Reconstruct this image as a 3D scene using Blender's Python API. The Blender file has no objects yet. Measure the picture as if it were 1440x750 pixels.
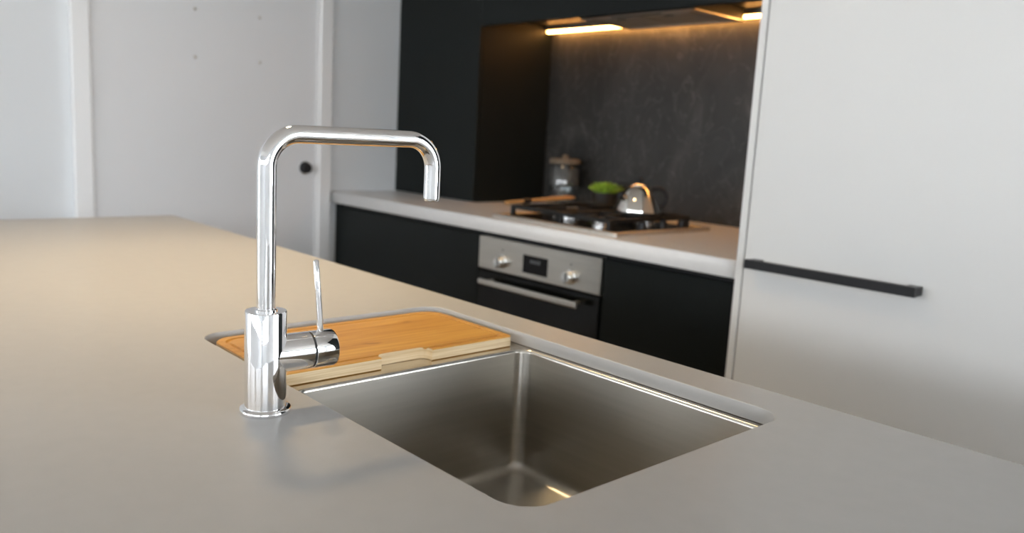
import bpy, bmesh, math, random
from mathutils import Vector, Matrix
random.seed(7)
scene = bpy.context.scene
COL = scene.collection

# ------------------------------------------------------------------ camera
def rad(a): return math.radians(a)
YAW, PITCH, ROLL, FPX = rad(137.255), rad(-9.215), rad(3.126), 1143.6
fw = Vector((math.cos(PITCH)*math.cos(YAW), math.cos(PITCH)*math.sin(YAW), math.sin(PITCH)))
r0 = Vector((math.sin(YAW), -math.cos(YAW), 0)); u0 = r0.cross(fw)
rr = math.cos(ROLL)*r0 + math.sin(ROLL)*u0
uu = -math.sin(ROLL)*r0 + math.cos(ROLL)*u0
cam = bpy.data.objects.new('camera', bpy.data.cameras.new('camera')); COL.objects.link(cam)
M3 = Matrix((rr, uu, -fw)).transposed()
cam.matrix_world = Matrix.Translation((0, 0, 1.2)) @ M3.to_4x4()
cam.data.sensor_width = 36.0; cam.data.lens = 36.0*FPX/1440.0
cam.data.clip_start = 0.02
cam.data.dof.use_dof = True; cam.data.dof.focus_distance = 0.93; cam.data.dof.aperture_fstop = 4.6
scene.camera = cam

# ------------------------------------------------------------------ world, daylight, exposure
SKY = 14.0
w = bpy.data.worlds.new('sky'); scene.world = w; w.use_nodes = True
bgn = w.node_tree.nodes['Background']
bgn.inputs[0].default_value = (0.90, 0.95, 1.0, 1); bgn.inputs[1].default_value = SKY
scene.view_settings.view_transform = 'Standard'; scene.view_settings.look = 'None'
scene.view_settings.gamma = 1.0; scene.view_settings.use_curve_mapping = False
scene.view_settings.exposure = 0.18
scene.cycles.use_denoising = True
scene.cycles.max_bounces = 10; scene.cycles.diffuse_bounces = 5; scene.cycles.glossy_bounces = 6
scene.cycles.transmission_bounces = 8; scene.cycles.transparent_max_bounces = 8
scene.cycles.caustics_refractive = False
scene.cycles.sample_clamp_indirect = 6.0

# unseen window and glass-door openings, chosen for the light and reflections: (wall, a0, a1, z0, z1); wall 'near' runs along x at Y0, wall 'right' along y at X1
X0, X1, Y0, Y1, ZC = -3.32, 3.0, -3.4, 2.70, 2.50
WINS = [('near', -3.28, -2.65, 0.06, 2.05), ('near', -2.2, -0.3, 1.36, 1.90), ('near', 0.1, 2.5, 1.36, 1.90), ('right', -3.0, -0.5, 1.25, 2.0), ('right', 1.60, 2.50, 0.06, 2.10), ('back', 1.62, 2.90, 0.06, 2.10), ('left', -3.25, -2.65, 0.06, 2.05)]
for i, (wl, a0, a1, z0, z1) in enumerate(WINS):          # light portals: they only guide sky sampling
    L = bpy.data.lights.new('window_portal', 'AREA'); L.shape = 'RECTANGLE'
    L.size = a1-a0; L.size_y = z1-z0; L.cycles.is_portal = True
    o = bpy.data.objects.new('window_portal', L); COL.objects.link(o)
    if wl == 'near':
        o.location = ((a0+a1)/2, Y0-0.02, (z0+z1)/2); o.rotation_euler = (rad(90), 0, 0)
    elif wl == 'left':
        o.location = (X0-0.02, (a0+a1)/2, (z0+z1)/2); o.rotation_euler = (rad(90), 0, rad(-90))
    elif wl == 'back':
        o.location = ((a0+a1)/2, Y1+0.02, (z0+z1)/2); o.rotation_euler = (rad(-90), 0, 0)
    else:
        o.location = (X1+0.02, (a0+a1)/2, (z0+z1)/2); o.rotation_euler = (rad(90), 0, rad(90))

# ------------------------------------------------------------------ materials
def new_mat(name):
    m = bpy.data.materials.new(name); m.use_nodes = True
    nt = m.node_tree; return m, nt, nt.nodes['Principled BSDF']
def mat(name, col, rough=0.5, metal=0.0, var=0.04, scale=8.0, bump=0.0, bscale=200.0, spec=0.5, stretch=None, rvar=0.0, aniso=0.0):
    m, nt, b = new_mat(name)
    tc = nt.nodes.new('ShaderNodeTexCoord'); mp = nt.nodes.new('ShaderNodeMapping')
    nt.links.new(tc.outputs['Object'], mp.inputs[0])
    if stretch: mp.inputs['Scale'].default_value = stretch
    n = nt.nodes.new('ShaderNodeTexNoise'); n.inputs['Scale'].default_value = scale; n.inputs['Detail'].default_value = 4
    nt.links.new(mp.outputs[0], n.inputs['Vector'])
    cr = nt.nodes.new('ShaderNodeValToRGB'); e = cr.color_ramp.elements
    e[0].position = 0.3; e[1].position = 0.7
    e[0].color = [c*(1-var) for c in col]+[1]; e[1].color = [min(1, c*(1+var)) for c in col]+[1]
    nt.links.new(n.outputs['Fac'], cr.inputs[0]); nt.links.new(cr.outputs[0], b.inputs['Base Color'])
    b.inputs['Roughness'].default_value = rough; b.inputs['Metallic'].default_value = metal
    b.inputs['Specular IOR Level'].default_value = spec
    b.inputs['Anisotropic'].default_value = aniso
    if aniso:                                   # brushed horizontally: highlights spread vertically
        tg = nt.nodes.new('ShaderNodeTangent'); tg.direction_type = 'RADIAL'; tg.axis = 'Z'
        nt.links.new(tg.outputs[0], b.inputs['Tangent']); b.inputs['Anisotropic Rotation'].default_value = 0.25
    if rvar:
        mr = nt.nodes.new('ShaderNodeMapRange'); mr.inputs[3].default_value = rough-rvar; mr.inputs[4].default_value = rough+rvar
        nt.links.new(n.outputs['Fac'], mr.inputs[0]); nt.links.new(mr.outputs[0], b.inputs['Roughness'])
    if bump:
        n2 = nt.nodes.new('ShaderNodeTexNoise'); n2.inputs['Scale'].default_value = bscale; n2.inputs['Detail'].default_value = 3
        nt.links.new(mp.outputs[0], n2.inputs['Vector'])
        bp = nt.nodes.new('ShaderNodeBump'); bp.inputs['Strength'].default_value = bump; bp.inputs['Distance'].default_value = 0.001
        nt.links.new(n2.outputs['Fac'], bp.inputs['Height']); nt.links.new(bp.outputs[0], b.inputs['Normal'])
    return m
def emit(name, col, s):
    m, nt, b = new_mat(name)
    b.inputs['Base Color'].default_value = (*col, 1); b.inputs['Emission Color'].default_value = (*col, 1); b.inputs['Emission Strength'].default_value = s
    return m
def bamboo():
    m, nt, b = new_mat('bamboo')
    tc = nt.nodes.new('ShaderNodeTexCoord'); sp = nt.nodes.new('ShaderNodeSeparateXYZ'); nt.links.new(tc.outputs['Object'], sp.inputs[0])
    # strips run along y, about 20 mm wide
    mu = nt.nodes.new('ShaderNodeMath'); mu.operation = 'MULTIPLY'; mu.inputs[1].default_value = 52; nt.links.new(sp.outputs['X'], mu.inputs[0])
    fl = nt.nodes.new('ShaderNodeMath'); fl.operation = 'FLOOR'; nt.links.new(mu.outputs[0], fl.inputs[0])
    wn = nt.nodes.new('ShaderNodeTexWhiteNoise'); wn.noise_dimensions = '1D'; nt.links.new(fl.outputs[0], wn.inputs['W'])
    mp = nt.nodes.new('ShaderNodeMapping'); mp.inputs['Scale'].default_value = (60, 3.0, 30); nt.links.new(tc.outputs['Object'], mp.inputs[0])
    n = nt.nodes.new('ShaderNodeTexNoise'); n.inputs['Scale'].default_value = 2.2; n.inputs['Detail'].default_value = 5; nt.links.new(mp.outputs[0], n.inputs[0])
    mp2 = nt.nodes.new('ShaderNodeMapping'); mp2.inputs['Scale'].default_value = (46, 17, 10); nt.links.new(tc.outputs['Object'], mp2.inputs[0])
    n2 = nt.nodes.new('ShaderNodeTexNoise'); n2.inputs['Scale'].default_value = 1.0; n2.inputs['Detail'].default_value = 2; nt.links.new(mp2.outputs[0], n2.inputs[0])
    a = nt.nodes.new('ShaderNodeMath'); a.operation = 'MULTIPLY_ADD'; a.inputs[1].default_value = 0.22; nt.links.new(wn.outputs[0], a.inputs[0]); nt.links.new(n.outputs['Fac'], a.inputs[2])
    cr = nt.nodes.new('ShaderNodeValToRGB'); e = cr.color_ramp.elements
    e[0].position = 0.30; e[0].color = (0.37, 0.165, 0.026, 1); e[1].position = 0.85; e[1].color = (0.55, 0.30, 0.066, 1)
    nt.links.new(a.outputs[0], cr.inputs[0])
    cr2 = nt.nodes.new('ShaderNodeValToRGB'); e = cr2.color_ramp.elements
    e[0].position = 0.66; e[0].color = (1, 1, 1, 1); e[1].position = 0.76; e[1].color = (0.62, 0.52, 0.42, 1)
    nt.links.new(n2.outputs['Fac'], cr2.inputs[0])
    mx = nt.nodes.new('ShaderNodeMix'); mx.data_type = 'RGBA'; mx.blend_type = 'MULTIPLY'; mx.inputs[0].default_value = 1.0
    nt.links.new(cr.outputs[0], mx.inputs[6]); nt.links.new(cr2.outputs[0], mx.inputs[7])
    nt.links.new(mx.outputs[2], b.inputs['Base Color']); b.inputs['Roughness'].default_value = 0.42
    return m
def bamboo_end():
    m, nt, b = new_mat('bamboo_edge')
    tc = nt.nodes.new('ShaderNodeTexCoord'); mp = nt.nodes.new('ShaderNodeMapping'); mp.inputs['Scale'].default_value = (4, 6, 260)
    nt.links.new(tc.outputs['Object'], mp.inputs[0])
    n = nt.nodes.new('ShaderNodeTexNoise'); n.inputs['Scale'].default_value = 1.5; n.inputs['Detail'].default_value = 4; nt.links.new(mp.outputs[0], n.inputs[0])
    cr = nt.nodes.new('ShaderNodeValToRGB'); e = cr.color_ramp.elements
    e[0].position = 0.3; e[0].color = (0.56, 0.39, 0.20, 1); e[1].position = 0.7; e[1].color = (0.82, 0.67, 0.44, 1)
    nt.links.new(n.outputs['Fac'], cr.inputs[0]); nt.links.new(cr.outputs[0], b.inputs['Base Color']); b.inputs['Roughness'].default_value = 0.5
    return m
def splash_stone():
    m, nt, b = new_mat('dark_stone')
    tc = nt.nodes.new('ShaderNodeTexCoord')
    mp = nt.nodes.new('ShaderNodeMapping'); mp.inputs['Scale'].default_value = (1.6, 1.6, 1.0); nt.links.new(tc.outputs['Object'], mp.inputs[0])
    n = nt.nodes.new('ShaderNodeTexNoise'); n.inputs['Scale'].default_value = 3.2; n.inputs['Detail'].default_value = 9; n.inputs['Roughness'].default_value = 0.62; n.inputs['Distortion'].default_value = 0.8
    nt.links.new(mp.outputs[0], n.inputs[0])
    cr = nt.nodes.new('ShaderNodeValToRGB'); e = cr.color_ramp.elements
    e[0].position = 0.34; e[0].color = (0.019, 0.020, 0.0195, 1); e[1].position = 0.78; e[1].color = (0.085, 0.083, 0.077, 1)
    e2 = cr.color_ramp.elements.new(0.55); e2.color = (0.031, 0.031, 0.0295, 1)
    nt.links.new(n.outputs['Fac'], cr.inputs[0])
    n3 = nt.nodes.new('ShaderNodeTexNoise'); n3.inputs['Scale'].default_value = 5.0; n3.inputs['Detail'].default_value = 8; n3.inputs['Distortion'].default_value = 2.0
    nt.links.new(mp.outputs[0], n3.inputs[0])
    cr3 = nt.nodes.new('ShaderNodeValToRGB'); e = cr3.color_ramp.elements
    e[0].position = 0.485; e[0].color = (0, 0, 0, 1); e[1].position = 0.515; e[1].color = (0, 0, 0, 1); k = e.new(0.5); k.color = (0.06, 0.058, 0.054, 1)
    nt.links.new(n3.outputs['Fac'], cr3.inputs[0])
    mx = nt.nodes.new('ShaderNodeMix'); mx.data_type = 'RGBA'; mx.blend_type = 'ADD'; mx.inputs[0].default_value = 0.7
    nt.links.new(cr.outputs[0], mx.inputs[6]); nt.links.new(cr3.outputs[0], mx.inputs[7]); nt.links.new(mx.outputs[2], b.inputs['Base Color'])
    b.inputs['Roughness'].default_value = 0.42
    return m
def thin_glass(name, gl=0.06, tint=(1, 1, 1)):
    m, nt, b = new_mat(name); nt.nodes.remove(b)
    t = nt.nodes.new('ShaderNodeBsdfTransparent'); t.inputs[0].default_value = (*tint, 1)
    g = nt.nodes.new('ShaderNodeBsdfGlossy'); g.inputs['Roughness'].default_value = 0.02
    mx = nt.nodes.new('ShaderNodeMixShader'); mx.inputs[0].default_value = gl
    nt.links.new(t.outputs[0], mx.inputs[1]); nt.links.new(g.outputs[0], mx.inputs[2])
    nt.links.new(mx.outputs[0], nt.nodes['Material Output'].inputs[0]); return m

MAT = dict(
    wall=mat('wall_paint', (0.79, 0.82, 0.845), 0.7, var=0.01, scale=3, bump=0.03, bscale=300),
    ceiling=mat('ceiling_paint', (0.68, 0.68, 0.68), 0.8, var=0.01),
    door=mat('door_paint', (0.80, 0.81, 0.825), 0.45, var=0.01, scale=2),
    trim=mat('trim_gloss_paint', (0.86, 0.865, 0.87), 0.3, var=0.01),
    floor=mat('oak_floor', (0.26, 0.19, 0.125), 0.45, var=0.25, scale=3, stretch=(1, 12, 1)),
    bench=mat('grey_stone_bench', (0.375, 0.368, 0.355), 0.34, var=0.02, scale=40, bump=0.01, bscale=500, spec=0.5),
    counter=mat('pale_counter', (0.80, 0.79, 0.775), 0.30, var=0.02, scale=40),
    black=mat('charcoal_cabinet', (0.0068, 0.0092, 0.0088), 0.50, var=0.08, scale=5, spec=0.19),
    white=mat('white_cabinet', (0.79, 0.79, 0.775), 0.42, var=0.01, scale=2),
    handle=mat('black_handle', (0.012, 0.012, 0.014), 0.42, var=0.1, spec=0.4),
    chrome=mat('chrome', (0.90, 0.90, 0.91), 0.035, 1.0, var=0.005),
    seam=mat('black_seal', (0.01, 0.01, 0.01), 0.6),
    steel=mat('brushed_steel', (0.62, 0.595, 0.545), 0.30, 1.0, var=0.05, scale=6, stretch=(1, 1, 14), bump=0.05, bscale=60, rvar=0.04),
    sink=mat('satin_sink_steel', (0.47, 0.445, 0.40), 0.28, 1.0, var=0.05, scale=3, stretch=(1, 1, 30), aniso=0.88),
    ledge=mat('satin_ledge_steel', (0.60, 0.57, 0.52), 0.24, 1.0, var=0.03, scale=20),
    bamboo=bamboo(), bamboo_edge=bamboo_end(), stone=splash_stone(),
    wood=mat('wooden_utensil', (0.58, 0.31, 0.11), 0.5, var=0.2, scale=12, stretch=(8, 1, 8)),
    glassblk=mat('black_oven_glass', (0.005, 0.006, 0.006), 0.14, var=0.05, spec=0.22),
    iron=mat('cast_iron', (0.010, 0.010, 0.010), 0.5, var=0.2, scale=60, spec=0.4),
    hob=mat('hob_steel', (0.62, 0.59, 0.54), 0.42, 1.0, var=0.04, scale=10, stretch=(10, 1, 1)),
    hobglass=mat('hob_black_glass', (0.012, 0.011, 0.010), 0.16, var=0.05),
    alu=mat('burner_aluminium', (0.80, 0.80, 0.80), 0.2, 1.0, var=0.03),
    knob=mat('silver_knob', (0.80, 0.80, 0.79), 0.22, 1.0, var=0.02),
    display=mat('display_glass', (0.005, 0.005, 0.006), 0.12, var=0.02, spec=0.25),
    kettle=mat('kettle_steel', (0.74, 0.72, 0.68), 0.08, 1.0, var=0.01),
    pot=mat('black_pot', (0.014, 0.014, 0.014), 0.5, var=0.1),
    soil=mat('soil', (0.03, 0.02, 0.012), 0.9, var=0.3, scale=80),
    leaf=mat('succulent_leaf', (0.30, 0.50, 0.05), 0.45, var=0.45, scale=40),
    lid=mat('cork_lid', (0.17, 0.135, 0.095), 0.7, var=0.15, scale=60),
    beans=mat('grey_contents', (0.075, 0.078, 0.078), 0.8, var=0.25, scale=90),
    jar=thin_glass('jar_glass', 0.10, (0.93, 0.95, 0.95)), pane=thin_glass('window_glass', 0.06),
    frame=mat('window_frame_white', (0.75, 0.75, 0.75), 0.4), filt=mat('hood_filter', (0.60, 0.57, 0.52), 0.48, 1.0, var=0.1, scale=200),
    led=emit('warm_led', (1.0, 0.45, 0.115), 30.0), lamp=emit('warm_lamp', (1.0, 0.72, 0.38), 20.0),
    digits=emit('clock_digits', (0.10, 0.11, 0.12), 0.06), paving=mat('paving', (0.42, 0.41, 0.39), 0.8, var=0.1))

# ------------------------------------------------------------------ mesh helpers (all in world metres)
ORG = {}
def link(o): COL.objects.link(o); return o
def thing(name, label, cat, loc, group=None):
    o = link(bpy.data.objects.new(name, None)); o.location = loc; o.empty_display_size = 0.05
    o['label'] = label; o['category'] = cat
    if group: o['group'] = group
    ORG[o.name] = Vector(loc); return o
def obj(name, bm, m, parent=None, smooth=None, label=None, cat=None, kind=None, group=None, origin=None):
    me = bpy.data.meshes.new(name)
    bmesh.ops.recalc_face_normals(bm, faces=bm.faces[:])
    org = ORG[parent.name] if parent else Vector(origin or (0, 0, 0))
    bm.transform(Matrix.Translation(-org)); bm.to_mesh(me); bm.free()
    mats = m if isinstance(m, (list, tuple)) else [m]
    for x in mats: me.materials.append(MAT[x])
    if smooth is not None:
        for p in me.polygons: p.use_smooth = True
        me.set_sharp_from_angle(angle=rad(smooth))
    o = link(bpy.data.objects.new(name, me))
    if parent: o.parent = parent
    else: o.location = org
    ORG[o.name] = org
    if label: o['label'] = label
    if cat: o['category'] = cat
    if kind: o['kind'] = kind
    if group: o['group'] = group
    return o
def struct(name, bm, m, label, cat, parent=None, **k):
    return obj(name, bm, m, parent, label=label, cat=cat, kind='structure', **k)
def box(x0, x1, y0, y1, z0, z1, bev=0.0, seg=2, bm=None):
    b = bmesh.new()
    bmesh.ops.create_cube(b, size=1.0, matrix=Matrix.Translation(((x0+x1)/2, (y0+y1)/2, (z0+z1)/2)) @ Matrix.Diagonal((x1-x0, y1-y0, z1-z0, 1)))
    if bev: bmesh.ops.bevel(b, geom=b.edges[:], offset=bev, segments=seg, affect='EDGES', profile=0.5)
    return merge(bm, b) if bm is not None else b
def merge(*bms):
    base = bms[0]
    for b in bms[1:]:
        me = bpy.data.meshes.new('tmp'); b.to_mesh(me); b.free(); base.from_mesh(me); bpy.data.meshes.remove(me)
    return base
def frame_of(ax):
    ax = Vector(ax).normalized(); t = Vector((0, 0, 1)) if abs(ax.z) < 0.9 else Vector((1, 0, 0))
    a = t.cross(ax).normalized(); return a, ax.cross(a), ax
def lathe(profile, org=(0, 0, 0), axis=(0, 0, 1), n=48, closed=True):
    """profile: list of (radius, height along axis)"""
    a, b, c = frame_of(axis); org = Vector(org); bm = bmesh.new(); rings = []
    for r, h in profile:
        if r < 1e-6: rings.append([bm.verts.new(org+c*h)])
        else: rings.append([bm.verts.new(org+c*h+(a*math.cos(2*math.pi*i/n)+b*math.sin(2*math.pi*i/n))*r) for i in range(n)])
    for R, S in zip(rings, rings[1:]):
        for i in range(n):
            j = (i+1) % n
            if len(R) == 1 and len(S) == 1: continue
            if len(R) == 1: bm.faces.new((R[0], S[j], S[i]))
            elif len(S) == 1: bm.faces.new((R[i], R[j], S[0]))
            else: bm.faces.new((R[i], R[j], S[j], S[i]))
    if closed:
        for R in (rings[0], rings[-1]):
            if len(R) > 1: bm.faces.new(R)
    return bm
def cyl(p0, p1, r, n=32, bev=0.0):
    p0, p1 = Vector(p0), Vector(p1); h = (p1-p0).length
    pr = [(r, 0), (r, h)]
    if bev: pr = [(r-bev, 0), (r-bev*.3, bev*.3), (r, bev), (r, h-bev), (r-bev*.3, h-bev*.3), (r-bev, h)]
    return lathe([(0, 0)]+pr+[(0, h)], p0, p1-p0, n)
def tube(pts, radii, n=20, cap=True):
    pts = [Vector(p) for p in pts]; N = len(pts)
    if not isinstance(radii, (list, tuple)): radii = [radii]*N
    bm = bmesh.new(); rings = []; ref = None
    for i, p in enumerate(pts):
        t = (pts[min(i+1, N-1)]-pts[max(i-1, 0)]).normalized()
        if ref is None: ref = frame_of(t)[0]
        ref = (ref-t*ref.dot(t)).normalized(); s = t.cross(ref)
        rings.append([bm.verts.new(p+(ref*math.cos(2*math.pi*k/n)+s*math.sin(2*math.pi*k/n))*radii[i]) for k in range(n)])
    for R, S in zip(rings, rings[1:]):
        for k in range(n): bm.faces.new((R[k], R[(k+1) % n], S[(k+1) % n], S[k]))
    if cap: bm.faces.new(rings[0]); bm.faces.new(rings[-1])
    return bm
def rrect(x0, x1, y0, y1, r, seg=8):
    if not isinstance(r, (list, tuple)): r = [r]*4      # order: (x1,y1) (x0,y1) (x0,y0) (x1,y0)
    out = []
    for k, (cx, cy, sx, sy) in enumerate(((x1, y1, -1, -1), (x0, y1, 1, -1), (x0, y0, 1, 1), (x1, y0, -1, 1))):
        rk = max(r[k], 1e-4); c = (cx+sx*rk, cy+sy*rk)
        for i in range(seg+1):
            a = math.pi/2*(k+i/seg); out.append((c[0]+rk*math.cos(a), c[1]+rk*math.sin(a)))
    return out
def loops_mesh(loops, cap_first=False, cap_last=False):
    """bridge equally long closed loops of 3-D points"""
    bm = bmesh.new(); R = [[bm.verts.new(p) for p in l] for l in loops]; n = len(R[0])
    for A, B in zip(R, R[1:]):
        for i in range(n): bm.faces.new((A[i], A[(i+1) % n], B[(i+1) % n], B[i]))
    if cap_first: bm.faces.new(R[0])
    if cap_last: bm.faces.new(R[-1])
    return bm
def at(l, z): return [(x, y, z) for x, y in l]
def plate(outer, holes, z0, z1, bev=0.0):
    """flat slab with holes from 2-D outlines, small arris on the edges"""
    cu = bpy.data.curves.new('tmp', 'CURVE'); cu.dimensions = '2D'; cu.fill_mode = 'BOTH'
    for l in [outer]+holes:
        s = cu.splines.new('POLY'); s.points.add(len(l)-1); s.use_cyclic_u = True
        for p, (x, y) in zip(s.points, l): p.co = (x, y, 0, 1)
    cu.extrude = (z1-z0)/2-bev; cu.bevel_depth = bev; cu.bevel_resolution = 1; cu.offset = -bev
    o = bpy.data.objects.new('tmp', cu); link(o); bpy.context.view_layer.update()
    me = bpy.data.meshes.new_from_object(o.evaluated_get(bpy.context.evaluated_depsgraph_get()))
    bm = bmesh.new(); bm.from_mesh(me); bm.transform(Matrix.Translation((0, 0, (z0+z1)/2)))
    bpy.data.objects.remove(o); bpy.data.curves.remove(cu); bpy.data.meshes.remove(me)
    bmesh.ops.remove_doubles(bm, verts=bm.verts[:], dist=1e-6); return bm
def boolean(bm, cutter):
    a = bpy.data.objects.new('tmpa', bpy.data.meshes.new('tmpa')); c = bpy.data.objects.new('tmpc', bpy.data.meshes.new('tmpc'))
    for b, o in ((bm, a), (cutter, c)):
        bmesh.ops.recalc_face_normals(b, faces=b.faces[:]); b.to_mesh(o.data); b.free(); link(o)
    md = a.modifiers.new('b', 'BOOLEAN'); md.object = c; md.operation = 'DIFFERENCE'; md.solver = 'EXACT'
    bpy.context.view_layer.update()
    me = bpy.data.meshes.new_from_object(a.evaluated_get(bpy.context.evaluated_depsgraph_get()))
    out = bmesh.new(); out.from_mesh(me)
    for o in (a, c): d = o.data; bpy.data.objects.remove(o); bpy.data.meshes.remove(d)
    bpy.data.meshes.remove(me); return out

# ------------------------------------------------------------------ room shell
T = 0.12
struct('floor', box(X0-T, X1+T, Y0-T, Y1+T, -0.1, 0), 'floor', 'warm brown timber floor of the kitchen', 'floor')
struct('ceiling', box(X0-T, X1+T, Y0-T, Y1+T, ZC, ZC+0.1), 'ceiling', 'plain white ceiling over the kitchen', 'ceiling')
def wall_with_windows(which):
    ws = sorted([w for w in WINS if w[0] == which], key=lambda w: w[1])
    lo, hi = (Y0, Y1) if which in ('right', 'left') else (X0, X1)
    bm = bmesh.new(); cur = lo
    def seg(a, b, z0, z1):
        if which == 'near': box(a, b, Y0-T, Y0, z0, z1, bm=bm)
        elif which == 'left': box(X0-T, X0, a, b, z0, z1, bm=bm)
        elif which == 'back': box(a, b, Y1, Y1+T, z0, z1, bm=bm)
        else: box(X1, X1+T, a, b, z0, z1, bm=bm)
    for _, a0, a1, z0, z1 in ws:
        seg(cur, a0, 0, ZC); seg(a0, a1, 0, z0); seg(a0, a1, z1, ZC); cur = a1
    seg(cur, hi, 0, ZC); return bm
struct('wall_near', wall_with_windows('near'), 'wall', 'pale wall with two windows and a glass door facing the island', 'wall')
struct('wall_back', wall_with_windows('back'), 'wall', 'pale wall behind the dark cabinets', 'wall')
struct('wall_left', wall_with_windows('left'), 'wall', 'pale grey painted wall around the flush door', 'wall')
struct('wall_right', wall_with_windows('right'), 'wall', 'pale wall with a window and a glass door at the island end', 'wall')
for i, (wl, a0, a1, z0, z1) in enumerate(WINS):
    c = (a0+a1)/2; f = 0.05
    def wb(p, q, zz0, zz1, d0=-0.09, d1=-0.03):
        if wl == 'left': return box(X0+d0, X0+d1, p, q, zz0, zz1, 0.003, 1)
        if wl == 'back': return box(p, q, Y1-d1, Y1-d0, zz0, zz1, 0.003, 1)
        return box(p, q, Y0+d0, Y0+d1, zz0, zz1, 0.003, 1) if wl == 'near' else box(X1-d1, X1-d0, p, q, zz0, zz1, 0.003, 1)
    bm = merge(wb(a0, a1, z0, z0+f), wb(a0, a1, z1-f, z1), wb(a0, a0+f, z0+f, z1-f), wb(a1-f, a1, z0+f, z1-f), wb(c-f/2, c+f/2, z0+f, z1-f))
    wo = struct('window_%d' % (i+1), bm, 'frame', ['narrow white framed glass door in the near wall by the left corner', 'white framed window in the middle of the near wall', 'widest white framed window in the near wall', 'white framed window in the right wall past the island end', 'white framed glass door in the right wall at the end of the aisle', 'white framed glass door in the back wall past the charcoal cupboard', 'narrow white framed glass door in the left wall far from the flush door'][i], 'window')
    for p, q in ((a0+f, c-f/2), (c+f/2, a1-f)): obj('pane', wb(p, q, z0+f, z1-f, -0.064, -0.060), 'pane', wo)
struct('ground_outside', box(-14, 14, -14, 12, -0.25, -0.12), 'paving', 'grey paving outside the windows', 'ground')

# left wall door: leaf, architraves, knob, four screws
DX = X0+0.012
dj = struct('door_1', box(X0+0.001, DX, 0.908, 1.822, 0.01, 2.06, 0.002, 1), 'door', 'flush pale grey door with a small dark round knob', 'door')
kx = DX
obj('door_knob', lathe([(0, 0), (0.024, 0), (0.024, 0.006), (0.018, 0.009), (0.018, 0.014), (0.0225, 0.019), (0.0225, 0.025), (0.019, 0.029), (0, 0.030)], (kx, 1.772, 1.004), (1, 0, 0), 28), 'handle', dj, 40)
obj('knob_ring', lathe([(0.0215, 0.0035), (0.0285, 0.0035), (0.0285, 0), (0.0215, 0)], (kx, 1.772, 1.004), (1, 0, 0), 28, closed=False), 'chrome', dj, 40)
for yy, zz in ((1.288, 1.620), (1.558, 1.621), (1.288, 1.435), (1.558, 1.440)):
    obj('screw_head', lathe([(0, 0), (0.0062, 0), (0.0062, 0.002), (0.003, 0.0045), (0, 0.005)], (kx, yy, zz), (1, 0, 0), 14), 'steel', dj, 40)
tr = struct('trim_1', merge(box(X0, X0+0.032, 0.838, 0.900, 0, 2.13, 0.004), box(X0, X0+0.032, 1.834, 1.893, 0, 2.13, 0.004), box(X0, X0+0.032, 0.900, 1.834, 2.07, 2.13, 0.004)), 'trim', 'white door architrave on the pale grey wall', 'trim')
obj('door_stop', merge(box(X0, X0+0.022, 0.8985, 0.9065, 0, 2.075), box(X0, X0+0.022, 1.8235, 1.836, 0, 2.075)), 'trim', tr)
struct('baseboard_left', merge(box(X0, X0+0.015, -2.64, 0.838, 0, 0.09, 0.002, 1)), 'trim', 'white skirting board along the left wall', 'baseboard')

# ------------------------------------------------------------------ back run: base cabinets, oven, counter
CF = 1.90; FY = 1.925      # counter front edge, cabinet door face
GX = -1.166                # left face of the white gable
OX0, OX1 = -2.262, -1.660
c = thing('base_cabinet', 'wide charcoal base cabinet between the white door frame and the oven', 'cabinet', (-2.79, 2.3, 0), 'charcoal base cabinets under the pale counter')
obj('carcass', box(X0+0.002, OX0-0.004, FY+0.02, Y1-0.002, 0.10, 0.83), 'black', c)
obj('filler_panel', box(X0+0.002, -3.262, FY+0.012, FY+0.022, 0.10, 0.848, 0.001, 1), 'black', c)
obj('door', box(-3.259, OX0-0.003, FY, FY+0.020, 0.10, 0.832, 0.0015, 1), 'black', c)
obj('finger_rail', box(-3.259, OX0-0.003, FY+0.021, FY+0.06, 0.825, 0.849), 'seam', c)
obj('kickboard', box(X0+0.002, OX0-0.003, FY+0.05, FY+0.066, 0, 0.10), 'black', c)
c = thing('base_cabinet', 'narrow charcoal base cabinet between the oven and the white gable', 'cabinet', (-1.42, 2.3, 0), 'charcoal base cabinets under the pale counter')
obj('carcass', box(OX1+0.004, GX-0.002, FY+0.02, Y1-0.002, 0.10, 0.83), 'black', c)
obj('door', box(OX1+0.003, GX-0.003, FY, FY+0.020, 0.10, 0.832, 0.0015, 1), 'black', c)
obj('finger_rail', box(OX1+0.003, GX-0.003, FY+0.021, FY+0.06, 0.825, 0.849), 'seam', c)
obj('kickboard', box(OX1+0.003, GX-0.003, FY+0.05, FY+0.066, 0, 0.10), 'black', c)

ov = thing('oven', 'built-in oven with stainless control panel and black glass door', 'oven', (-1.96, 2.2, 0))
obj('housing', box(OX0+0.004, OX1-0.004, FY+0.022, 2.48, 0.10, 0.848), 'seam', ov)
obj('plinth', box(OX0, OX1, FY+0.05, FY+0.066, 0, 0.10), 'black', ov)
obj('lower_panel', box(OX0, OX1, FY, FY+0.02, 0.10, 0.222, 0.0015, 1), 'black', ov)
PY = FY-0.006
cp = obj('control_panel', box(OX0+0.003, OX1-0.003, PY, FY+0.02, 0.712, 0.830, 0.002), 'steel', ov)
for kxx in (-2.128, -1.793):
    kn = obj('control_knob', lathe([(0, 0), (0.025, 0), (0.025, 0.004), (0.0215, 0.006), (0.0205, 0.024), (0.018, 0.027), (0, 0.027)], (kxx, PY, 0.751), (0, -1, 0), 36), 'knob', ov, 35)
    obj('knob_grip', box(kxx-0.004, kxx+0.004, PY-0.036, PY-0.024, 0.732, 0.770, 0.0025), 'knob', kn)
    obj('dial_mark', lathe([(0, 0), (0.003, 0), (0.003, 0.0006), (0, 0.0006)], (kxx, PY, 0.792), (0, -1, 0), 12), 'seam', cp)
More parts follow.
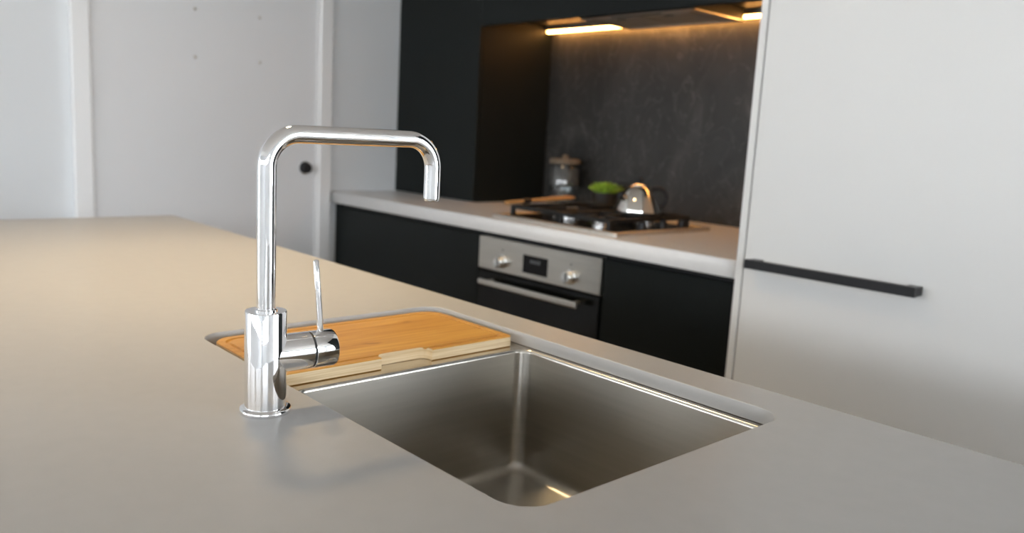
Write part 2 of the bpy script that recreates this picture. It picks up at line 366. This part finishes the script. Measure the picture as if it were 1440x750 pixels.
ds = obj('display', box(-2.022, -1.900, PY-0.001, PY+0.004, 0.730, 0.793, 0.0006, 1), 'display', ov)
obj('clock_digits', merge(*[box(-1.985+k*0.013, -1.976+k*0.013, PY-0.0016, PY-0.0006, 0.767, 0.779) for k in range(4)]), 'digits', ds)
dr = obj('door', box(OX0+0.003, OX1-0.003, PY, FY+0.02, 0.228, 0.705, 0.002), 'glassblk', ov)
obj('window_pane', box(OX0+0.09, OX1-0.09, PY-0.0012, PY+0.002, 0.290, 0.560, 0.0005, 1), 'display', dr)
hd = obj('handle', box(-2.206, -1.720, PY-0.047, PY-0.035, 0.663, 0.683, 0.004), 'steel', dr)
for px in (-2.175, -1.752): obj('handle_post', cyl((px, PY-0.036, 0.673), (px, PY, 0.673), 0.007, 16), 'steel', dr)

counter = obj('counter_slab', plate([(X0+0.001, CF), (GX-0.001, CF), (GX-0.001, Y1-0.012), (X0+0.001, Y1-0.012)], [], 0.850, 0.900, 0.002), 'counter', None,
    label='pale stone counter slab along the back wall with the gas hob', cat='counter')
obj('splashback', box(-2.725, GX-0.001, Y1-0.011, Y1-0.001, 0.900, 1.70), 'stone', None, label='dark mottled stone splashback panel behind the hob', cat='splashback')

# tall dark cupboard standing on the counter, overhead cabinet with lift-up front
WF = 2.262; RX = -2.722
c = thing('tall_cupboard', 'tall charcoal cupboard standing on the counter beside the hob recess', 'cabinet', (-3.02, 2.48, 0.9))
obj('carcass', box(X0+0.002, RX, WF+0.020, Y1-0.013, 0.900, ZC-0.001), 'black', c)
obj('door', box(X0+0.003, RX, WF, WF+0.019, 0.902, ZC-0.002, 0.001, 1), 'black', c)
c = thing('overhead_cabinet', 'charcoal overhead cabinet above the hob with plain front', 'cabinet', (-1.94, 2.48, 1.690))
obj('carcass', box(RX+0.001, GX-0.001, WF+0.020, Y1-0.013, 1.690, ZC-0.001), 'black', c)
obj('door', box(RX+0.002, GX-0.001, WF, WF+0.019, 1.690, ZC-0.002), 'black', c)
obj('pelmet', box(RX+0.001, GX-0.001, WF, WF+0.019, 1.643, 1.690), 'black', None, label='narrow charcoal pelmet board along the foot of the overhead cabinet', cat='pelmet')
# range hood
h = thing('range_hood', 'slim stainless range hood under the overhead cabinet', 'range hood', (-1.95, 2.48, 1.643))
HX0, HX1, HY0, HY1 = -2.212, -1.688, 2.322, 2.630
obj('hood_body', box(HX0+0.004, HX1-0.004, HY0+0.004, HY1-0.004, 1.6470, 1.690), 'black', h)
obj('tray', loops_mesh([at(rrect(HX0, HX1, HY0, HY1, .006, 2), 1.6475), at(rrect(HX0, HX1, HY0, HY1, .006, 2), 1.645), at(rrect(HX0+.002, HX1-.002, HY0+.002, HY1-.002, .006, 2), 1.643), at(rrect(HX0+.028, HX1-.028, HY0+.028, HY1-.028, .004, 2), 1.643), at(rrect(HX0+.030, HX1-.030, HY0+.030, HY1-.030, .004, 2), 1.6465)], True, True), 'steel', h)
for k in range(2):
    xa = HX0+0.05+k*0.215; f = obj('grease_filter', box(xa, xa+0.205, HY0+0.05, HY1-0.05, 1.6440, 1.6465, 0.0008, 1), 'filt', h)
    obj('filter_latch', box(xa+0.085, xa+0.12, HY0+0.06, HY0+0.075, 1.6425, 1.6445, 0.0006, 1), 'seam', f)
obj('control_strip', box(HX0+0.15, HX1-0.15, HY0+0.006, HY0+0.022, 1.6415, 1.6435, 0.0006, 1), 'seam', h)
# warm led strip
l = thing('led_strip', 'warm glowing strip light along the top of the dark splashback', 'strip light', (-1.94, 2.652, 1.658))
obj('channel', box(RX+0.004, GX-0.004, 2.641, 2.663, 1.669, 1.690), 'filt', l)
obj('diffuser', box(RX+0.006, GX-0.006, 2.644, 2.660, 1.658, 1.670, 0.003), 'led', l)

# ------------------------------------------------------------------ white pantry
p = thing('pantry_unit', 'tall white pantry with long black bar handle', 'cabinet', (-0.78, 2.3, 0))
GY = 1.885
obj('gable', box(GX, GX+0.0195, GY, Y1-0.001, 0, ZC-0.001, 0.001, 1), 'white', p)
PDX0, PDX1 = GX+0.0245, -0.30
obj('carcass', box(GX+0.0200, PDX1+0.02, GY+0.022, Y1-0.001, 0.0, ZC-0.001), 'seam', p)
pd = obj('door', box(PDX0, PDX1, GY, GY+0.020, 0.09, ZC-0.003, 0.0015), 'white', p)
hl = obj('handle', box(-1.116, -0.690, GY-0.045, GY-0.029, 0.8935, 0.9165, 0.0015), 'handle', pd)
for xx in (-1.096, -0.700): obj('handle_post', box(xx-0.018, xx+0.010, GY-0.030, GY, 0.8945, 0.9155, 0.001, 1), 'handle', pd)
p2 = thing('tall_cupboard', 'tall charcoal cupboard standing on the floor next to the white pantry', 'cabinet', (0.4, 2.3, 0))  # unseen unit added to keep the sink wall reflection dark
obj('carcass', box(PDX1+0.022, 0.84, GY+0.022, Y1-0.001, 0, ZC-0.001), 'seam', p2)
for xa, xb in ((PDX1+0.004, 0.270), (0.274, 0.84)): obj('door', box(xa, xb, GY, GY+0.020, 0.09, ZC-0.003, 0.0015), 'black', p2)
obj('kickboard', box(PDX1+0.004, 0.84, GY+0.004, GY+0.021, 0, 0.088), 'black', p2)

# ------------------------------------------------------------------ gas hob
HB = thing('gas_hob', 'stainless gas hob with black trivets set into the pale counter', 'hob', (-1.94, 2.2, 0.9))
BX0, BX1, BY0, BY1 = -2.238, -1.642, 1.952, 2.470
obj('base_plate', loops_mesh([at(rrect(BX0, BX1, BY0, BY1, .012, 4), 0.8995), at(rrect(BX0, BX1, BY0, BY1, .012, 4), 0.9105), at(rrect(BX0+.003, BX1-.003, BY0+.003, BY1-.003, .011, 4), 0.9125), at(rrect(BX0+.02, BX1-.02, BY0+.02, BY1-.02, .008, 4), 0.9125), at(rrect(BX0+.024, BX1-.024, BY0+.024, BY1-.024, .008, 4), 0.9085)], True, True), 'hob', HB, 30)
obj('glass_top', box(BX0+.026, BX1-.026, BY0+.026, BY1-.026, 0.9080, 0.9098), 'hobglass', HB)
def burner(x, y, r):
    b = obj('burner', lathe([(0, 0), (r*1.15, 0), (r*1.15, .004), (r*.95, .007), (r*.95, .020), (r*.82, .023), (0, .023)], (x, y, .9095), n=36), 'alu', HB, 35)
    obj('burner_cap', lathe([(0, 0), (r*.80, 0), (r*.84, .003), (r*.78, .007), (0, .009)], (x, y, .9320), n=36), 'iron', b, 35)
BUR = [(-2.075, 2.205, .060), (-1.815, 2.075, .028), (-1.822, 2.325, .036)]
for b in BUR: burner(*b)
def trivet(x0, x1, y0, y1, cen):
    zt, t = 0.947, 0.0055
    bm = merge(box(x0, x1, y0-t, y0+t, zt-.014, zt, .002, 1), box(x0, x1, y1-t, y1+t, zt-.014, zt, .002, 1), box(x0-t, x0+t, y0, y1, zt-.014, zt, .002, 1), box(x1-t, x1+t, y0, y1, zt-.014, zt, .002, 1))
    for xx in (x0, x1):
        for yy in (y0, y1): box(xx-.008, xx+.008, yy-.008, yy+.008, .9095, zt-.002, .002, 1, bm=bm)
    tv = obj('trivet', bm, 'iron', HB)
    for cx, cy, r in cen:
        for k in range(4):
            a = k*math.pi/2; dx, dy = math.cos(a), math.sin(a)
            q = (x1 if dx > .5 else x0 if dx < -.5 else cx, y1 if dy > .5 else y0 if dy < -.5 else cy)
            s = (cx+dx*r*.55, cy+dy*r*.55)
            if len(cen) == 2 and abs(dy) > .5 and ((dy > 0) == (cy < 2.2)): q = (cx, 2.2)
            obj('finger', box(min(q[0], s[0])-(t if abs(dy) > .5 else 0), max(q[0], s[0])+(t if abs(dy) > .5 else 0), min(q[1], s[1])-(t if abs(dx) > .5 else 0), max(q[1], s[1])+(t if abs(dx) > .5 else 0), zt-.013, zt+.001, .002, 1), 'iron', tv)
    if len(cen) == 2: obj('cross_bar', box(x0, x1, 2.2-t, 2.2+t, zt-.014, zt, .002, 1), 'iron', tv)
trivet(-2.190, -1.960, 2.015, 2.420, [BUR[0]])
trivet(-1.930, -1.715, 2.000, 2.420, BUR[1:])
for k in range(3):
    yy = 2.14+k*0.11
    kn = obj('control_knob', lathe([(0, 0), (.020, 0), (.020, .004), (.016, .006), (.0145, .024), (0, .025)], (-1.690, yy, .9095), n=28), 'handle', HB, 35)
    obj('knob_grip', box(-1.690-.013, -1.690+.013, yy-.003, yy+.003, .932, .941, .002, 1), 'handle', kn)

# kettle on the rear burner
KX, KY, KZ = -1.818, 2.272, 0.9478
k = thing('kettle', 'polished conical stainless kettle with black loop handle on the hob', 'kettle', (KX, KY, KZ))
kb = obj('body', lathe([(0, 0), (.074, 0), (.079, .003), (.080, .009), (.076, .025), (.064, .055), (.050, .080), (.038, .094), (.030, .099), (0, .099)], (KX, KY, KZ), n=64), 'kettle', k, 50)
ld = obj('lid', lathe([(.031, .0985), (.031, .101), (.024, .105), (.010, .108), (0, .1085)], (KX, KY, KZ), n=48, closed=False), 'kettle', k, 50)
obj('lid_knob', lathe([(0, .107), (.005, .107), (.005, .112), (.010, .116), (.0105, .121), (.007, .126), (0, .127)], (KX, KY, KZ), n=28), 'handle', ld, 50)
hdv = Vector((.68, .73, 0)).normalized()          # handle to one side, spout opposite
obj('base_rim', lathe([(.0795, .0005), (.0815, .002), (.0815, .007), (.0795, .009)], (KX, KY, KZ), n=64, closed=False), 'seam', k, 50)
pts = []
for i in range(25):
    a = rad(112)-rad(224)*i/24
    pts.append(Vector((KX, KY, KZ))+hdv*(.066+.030*math.cos(a))+Vector((0, 0, .058+.034*math.sin(a))))
pts = [Vector((KX, KY, KZ))+hdv*.040+Vector((0, 0, .089))]+pts+[Vector((KX, KY, KZ))+hdv*.062+Vector((0, 0, .024))]
obj('handle', tube(pts, .0078, 14), 'handle', k, 60)
sp = -hdv
sd = (sp*0.85+Vector((0.35, -.40, 0))).normalized()
s0 = Vector((KX, KY, KZ))+sd*.050+Vector((0, 0, .048)); s1 = Vector((KX, KY, KZ))+sd*.078+Vector((0, 0, .062))
obj('spout', tube([s0, s0.lerp(s1, .5), s1], [.016, .0125, .0105], 24), 'kettle', k, 60)
obj('spout_whistle', tube([s1, s1+(s1-s0).normalized()*.008], [.0125, .0115], 24), 'handle', k, 60)

# wooden spatula lying on the left trivet
a0 = Vector((-2.180, 1.965, 0.9555)); a1 = Vector((-2.190, 2.300, 0.9700)); d = (a1-a0).normalized(); sd = Vector((0, 0, 1)).cross(d).normalized(); up = d.cross(sd)*-1
up = Vector((0, 0, 1))
s = thing('wooden_spatula', 'wooden spatula with a dark collar lying across the hob trivet', 'spatula', tuple(a0))
def flat(sts):
    return loops_mesh([[a0+d*t+sd*(wd*math.cos(q))+up*(th*math.sin(q)) for q in [2*math.pi*j/14 for j in range(14)]] for t, wd, th in sts], True, True)
obj('handle', flat([(0, .004, .003), (.004, .009, .006), (.03, .010, .007), (.09, .009, .007)]), 'wood', s, 50)
obj('collar', flat([(.088, .012, .010), (.092, .0130, .0105), (.120, .0130, .0105), (.124, .012, .0100)]), 'handle', s, 50)
obj('blade', flat([(.120, .009, .007), (.16, .010, .007), (.21, .016, .007), (.26, .028, .008), (.33, .033, .007), (.350, .030, .005), (.355, .022, .003)]), 'wood', s, 50)

# potted succulent behind the hob
PX, PYY = -2.250, 2.585
pl = thing('potted_plant', 'small bright green succulent in a black pot behind the hob', 'plant', (PX, PYY, 0.9))
obj('pot', lathe([(0, 0), (.044, 0), (.046, .003), (.057, .078), (.057, .082), (.052, .082), (.050, .070), (0, .070)], (PX, PYY, .9), n=40), 'pot', pl, 40)
obj('soil', lathe([(.0505, .0735), (.03, .0755), (0, .0765)], (PX, PYY, .9), n=32, closed=False), 'soil', pl)
bm = bmesh.new()
for i in range(95):
    az = i*2.39996; el = rad(36+50*(i/95.0)+random.uniform(-12, 12)); ln = .056-.010*(i/95.0)+random.uniform(-.006, .006)
    o_ = Vector((PX, PYY, .975))+Vector((math.cos(az), math.sin(az), 0))*(.036*(1-i/95.0)); dv = Vector((math.cos(az)*math.cos(el), math.sin(az)*math.cos(el), math.sin(el)))
    sv = Vector((-math.sin(az), math.cos(az), 0)); nv = dv.cross(sv)*-1; wd = .0085
    cs = [(0, .5, 0), (.45, 1, .004), (.8, .75, .003)]
    vs = [[bm.verts.new(o_+dv*(ln*t)+sv*(wd*ww*g)+Vector((0, 0, 1))*(dz-abs(g)*-.0015)+nv*hh) for g, hh in ((-1, 0), (0, -.003), (1, 0), (0, .003))] for t, ww, dz in cs]
    tip = bm.verts.new(o_+dv*ln)
    for A, B in zip(vs, vs[1:]):
        for q in range(4): bm.faces.new((A[q], A[(q+1) % 4], B[(q+1) % 4], B[q]))
    for q in range(4): bm.faces.new((vs[-1][q], vs[-1][(q+1) % 4], tip))
obj('foliage', bm, 'leaf', pl, kind='stuff')

# storage jar
JX, JY, JR = -2.497, 2.590, .068
j = thing('storage_jar', 'glass storage jar with grey contents and cork lid beside the recess', 'jar', (JX, JY, 0.9))
obj('glass', lathe([(0, .001), (JR-.004, .001), (JR, .006), (JR, .172), (JR-.006, .180), (JR-.006, .188)], (JX, JY, .9), n=48, closed=False), 'jar', j, 40)
obj('contents', lathe([(0, .090), (JR-.005, .090), (JR-.005, .168), (0, .170)], (JX, JY, .9), n=40), 'beans', j, 40)
obj('inner_cup', lathe([(0, .004), (JR*.55, .004), (JR*.55, .090), (0, .090)], (JX, JY, .9), n=32), 'jar', j, 40)
lj = obj('lid', lathe([(0, .186), (JR-.003, .186), (JR, .189), (JR, .204), (JR-.004, .207), (0, .207)], (JX, JY, .9), n=40), 'lid', j, 40)
obj('lid_knob', lathe([(0, .206), (.012, .206), (.015, .216), (.011, .224), (0, .225)], (JX, JY, .9), n=24), 'lid', lj, 40)

# ------------------------------------------------------------------ island
IX0, IX1, IY0, IY1 = -2.530, 0.45, -0.15, 0.914
CX0, CX1, CY0, CY1 = -1.106, -0.437, 0.430, 0.843
hole = rrect(CX0, CX1, CY0, CY1, .034, 10)
obj('island_benchtop', plate([(IX0, IY0), (IX1, IY0), (IX1, IY1), (IX0, IY1)], [hole[::-1]], 0.8805, 0.900, 0.0012), 'bench', None,
    label='pale grey stone island benchtop with the sink cut into it', cat='benchtop')
ic = thing('island_cabinet', 'island cabinet carrying the stone benchtop with charcoal doors', 'cabinet', (-1.04, 0.4, 0))
obj('end_panel', box(IX0+0.02, IX0+0.04, IY0+0.25, IY1-0.02, 0, 0.8805), 'white', ic)
obj('end_panel', box(IX1-0.04, IX1-0.02, IY0+0.25, IY1-0.02, 0, 0.8805), 'white', ic)
obj('back_panel', box(IX0+0.04, IX1-0.04, IY0+0.25, IY0+0.27, 0, 0.8805), 'white', ic)
obj('kickboard', box(IX0+0.04, IX1-0.04, IY1-0.09, IY1-0.075, 0, 0.10), 'black', ic)
nd = 5; wd = (IX1-0.04-IX0-0.04)/nd
for q in range(nd): obj('door', box(IX0+0.0415+q*wd, IX0+0.0385+(q+1)*wd, IY1-0.040, IY1-0.021, 0.10, 0.8600, 0.0015, 1), 'black', ic)  # unseen doors, made charcoal to cut bounce light in the aisle

# sink: ledge plus bowl
LZ = 0.8800
SB = (-0.866, -0.444, 0.446, 0.834)
SK = thing('kitchen_sink', 'undermount stainless steel sink with a stepped ledge in the island', 'sink', (-0.77, 0.64, 0.69))
outer = rrect(CX0-0.016, CX1+0.014, CY0-0.014, CY1+0.007, .036, 8)
inner = rrect(*SB, .022, 8)
bm = plate(outer, [inner[::-1]], LZ-0.0020, LZ, 0.0004)
obj('ledge', bm, 'ledge', SK)
def ring(ins, r, z): return at(rrect(SB[0]+ins, SB[1]-ins, SB[2]+ins, SB[3]-ins, r, 8), z)
lp = [ring(-.0012, .0232, LZ+.0004), ring(-.0002, .0222, LZ+.0006), ring(.0014, .0210, LZ-.0008), ring(.0022, .0205, LZ-.004)]
BZ = 0.692
obj('rim', loops_mesh(lp[:4]), 'ledge', SK, 60)
lp = lp[3:]
lp += [ring(.0022+.004*(t/4.0), .0205, LZ-.004-(LZ-.004-BZ-.016)*t/4.0) for t in range(1, 5)]
for q in range(1, 6):
    a = q/5*math.pi/2; lp.append(ring(.0062+.016*(1-math.cos(a)), .0205+.004*(1-math.cos(a)), BZ+.016*(1-math.sin(a))))
lp.append(ring(.10, .03, BZ-.002)); 
obj('bowl', loops_mesh(lp, False, True), 'sink', SK, 50)
dxy = ((SB[0]+SB[1])/2, (SB[2]+SB[3])/2)
dn = obj('drain', lathe([(0, .0), (.030, .0), (.034, .0025), (.045, .0035), (.047, .0015), (.047, -.001)], (dxy[0], dxy[1], BZ-.002), n=40, closed=False), 'chrome', SK, 40)
obj('drain_basket', lathe([(0, .006), (.012, .006), (.026, .0035), (.029, .001)], (dxy[0], dxy[1], BZ-.002), n=32, closed=False), 'steel', dn, 40)

# bamboo board on the ledge
BZ0, BZ1 = 0.8804, 0.8965
bx0, bx1, by0, by1 = -1.088, -0.884, 0.440, 0.827
rads = [.008, .030, .030, .008]
def br(ins, z): return at(rrect(bx0+ins, bx1-ins, by0+ins, by1-ins, [max(r-ins*.6, .004) for r in rads], 8), z)
bm = loops_mesh([br(.0008, BZ0), br(0, BZ0+.001), br(0, BZ1-.0012), br(.0012, BZ1), br(.0105, BZ1), br(.0120, BZ1-.0024), br(.0150, BZ1-.0024), br(.0165, BZ1)], True, True)
nx, ny0, ny1 = -0.902, 0.590, 0.674
cut = loops_mesh([at(rrect(nx, -0.80, ny0, ny1, [.002, .012, .012, .002], 8), z) for z in (BZ0-.01, BZ1+.01)], True, True)
bm = boolean(bm, cut)
for f in bm.faces:
    f.normal_update(); n = f.normal; f.material_index = 1 if abs(n.z) < 0.35 and f.calc_center_median().z < BZ1-.0011 and not (abs(f.calc_center_median().z-(BZ1-.0012)) < .0010) else 0
obj('cutting_board', bm, ['bamboo', 'bamboo_edge'], None, origin=((bx0+bx1)/2, (by0+by1)/2, BZ0),
    label='bamboo cutting board with juice groove and finger notch resting in the sink', cat='cutting board')

# ------------------------------------------------------------------ mixer tap
TX, TY, TZ = -0.769, 0.370, 0.900
tp = thing('mixer_tap', 'chrome gooseneck mixer tap with side lever beside the sink', 'tap', (TX, TY, TZ))
obj('base_flange', lathe([(0, 0), (.0258, 0), (.0264, .001), (.0264, .0042), (.0252, .0056), (.0208, .0062), (0, .0062)], (TX, TY, TZ), n=72), 'chrome', tp, 50)
obj('body', lathe([(0, .006), (.0211, .006), (.0211, .1068), (.0205, .1080), (.0110, .1080), (0, .1080)], (TX, TY, TZ), n=96), 'chrome', tp, 40)
th = rad(88); dv = Vector((math.cos(th), math.sin(th), 0)); O = Vector((TX, TY, 0))
ZA, RB, REACH, ZE = 1.1885, .034, .2010, 1.1215
pts = [O+Vector((0, 0, 1.006)), O+Vector((0, 0, 1.08)), O+Vector((0, 0, ZA-RB-.002))]
for i in range(17):
    a = math.pi/2*i/16; pts.append(O+dv*(RB-RB*math.cos(a))+Vector((0, 0, ZA-RB+RB*math.sin(a))))
RE = .032
pts.append(O+dv*(REACH-RE-.002)+Vector((0, 0, ZA)))
for i in range(17):
    a = math.pi/2*i/16; pts.append(O+dv*(REACH-RE+RE*math.sin(a))+Vector((0, 0, ZA-RE+RE*math.cos(a))))
pts += [O+dv*REACH+Vector((0, 0, ZE+.016)), O+dv*REACH+Vector((0, 0, ZE))]
pipe = obj('spout_pipe', tube(pts, .00955, 48), 'chrome', tp, 50)
obj('aerator', lathe([(0, 0), (.0082, 0), (.0088, .001), (.0088, .004), (0, .004)], O+dv*REACH+Vector((0, 0, ZE-.0030)), n=32), 'chrome', pipe, 40)
obj('swivel_ring', lathe([(.0094, 0), (.0113, 0), (.0113, .0015), (.0094, .0022)], (TX, TY, 1.0079), n=48, closed=False), 'chrome', pipe, 40)
ha = rad(86); hv = Vector((math.cos(ha), math.sin(ha), 0)); HC = Vector((TX, TY, .9605)); RS = .0200
obj('mixer_sleeve', lathe([(0, .004), (RS, .004), (RS, .0465), (RS-.0006, .0472), (0, .0472)], HC, hv, 72), 'chrome', tp, 40)
obj('seam_ring', lathe([(0, .047), (RS-.0010, .047), (RS-.0010, .0496), (0, .0496)], HC, hv, 64), 'seam', tp, 40)
hc = obj('handle_cap', lathe([(0, .0494), (RS-.0006, .0494), (RS, .0500), (RS, .0730), (RS-.0008, .0746), (RS-.003, .0754), (0, .0756)], HC, hv, 72), 'chrome', tp, 40)
q0 = HC+hv*.0610+Vector((0, 0, RS-.003)); q1 = HC+hv*.0545+Vector((0, 0, .0970))
obj('lever_pin', tube([q0, q0.lerp(q1, .5), q0.lerp(q1, .985), q1], [.0035, .0033, .0031, .0022], 24), 'chrome', hc, 50)

# ------------------------------------------------------------------ unseen warm ceiling lamp, chosen for the bench tint and tap shadow
def downlight(x, y, power, label):
    t = thing('ceiling_downlight', label, 'downlight', (x, y, ZC-0.012))
    obj('bezel', lathe([(.098, 0.012), (.120, 0.012), (.120, .004), (.116, 0), (.100, 0), (.094, .010)], (x, y, ZC-0.012), n=40, closed=False), 'frame', t, 40)
    obj('lens', lathe([(0, .008), (.097, .008), (.097, .010), (0, .010)], (x, y, ZC-0.012), n=32), 'lamp', t)
    L = bpy.data.lights.new('downlight_beam', 'SPOT'); L.energy = power; L.color = (1.0, .74, .42); L.spot_size = rad(92); L.spot_blend = 1.0; L.shadow_soft_size = .095
    o = link(bpy.data.objects.new('downlight_beam', L)); o.parent = t; o.location = (0, 0, -0.012)
downlight(-1.60, 0.68, 125, 'round warm ceiling downlight above the far end of the island')
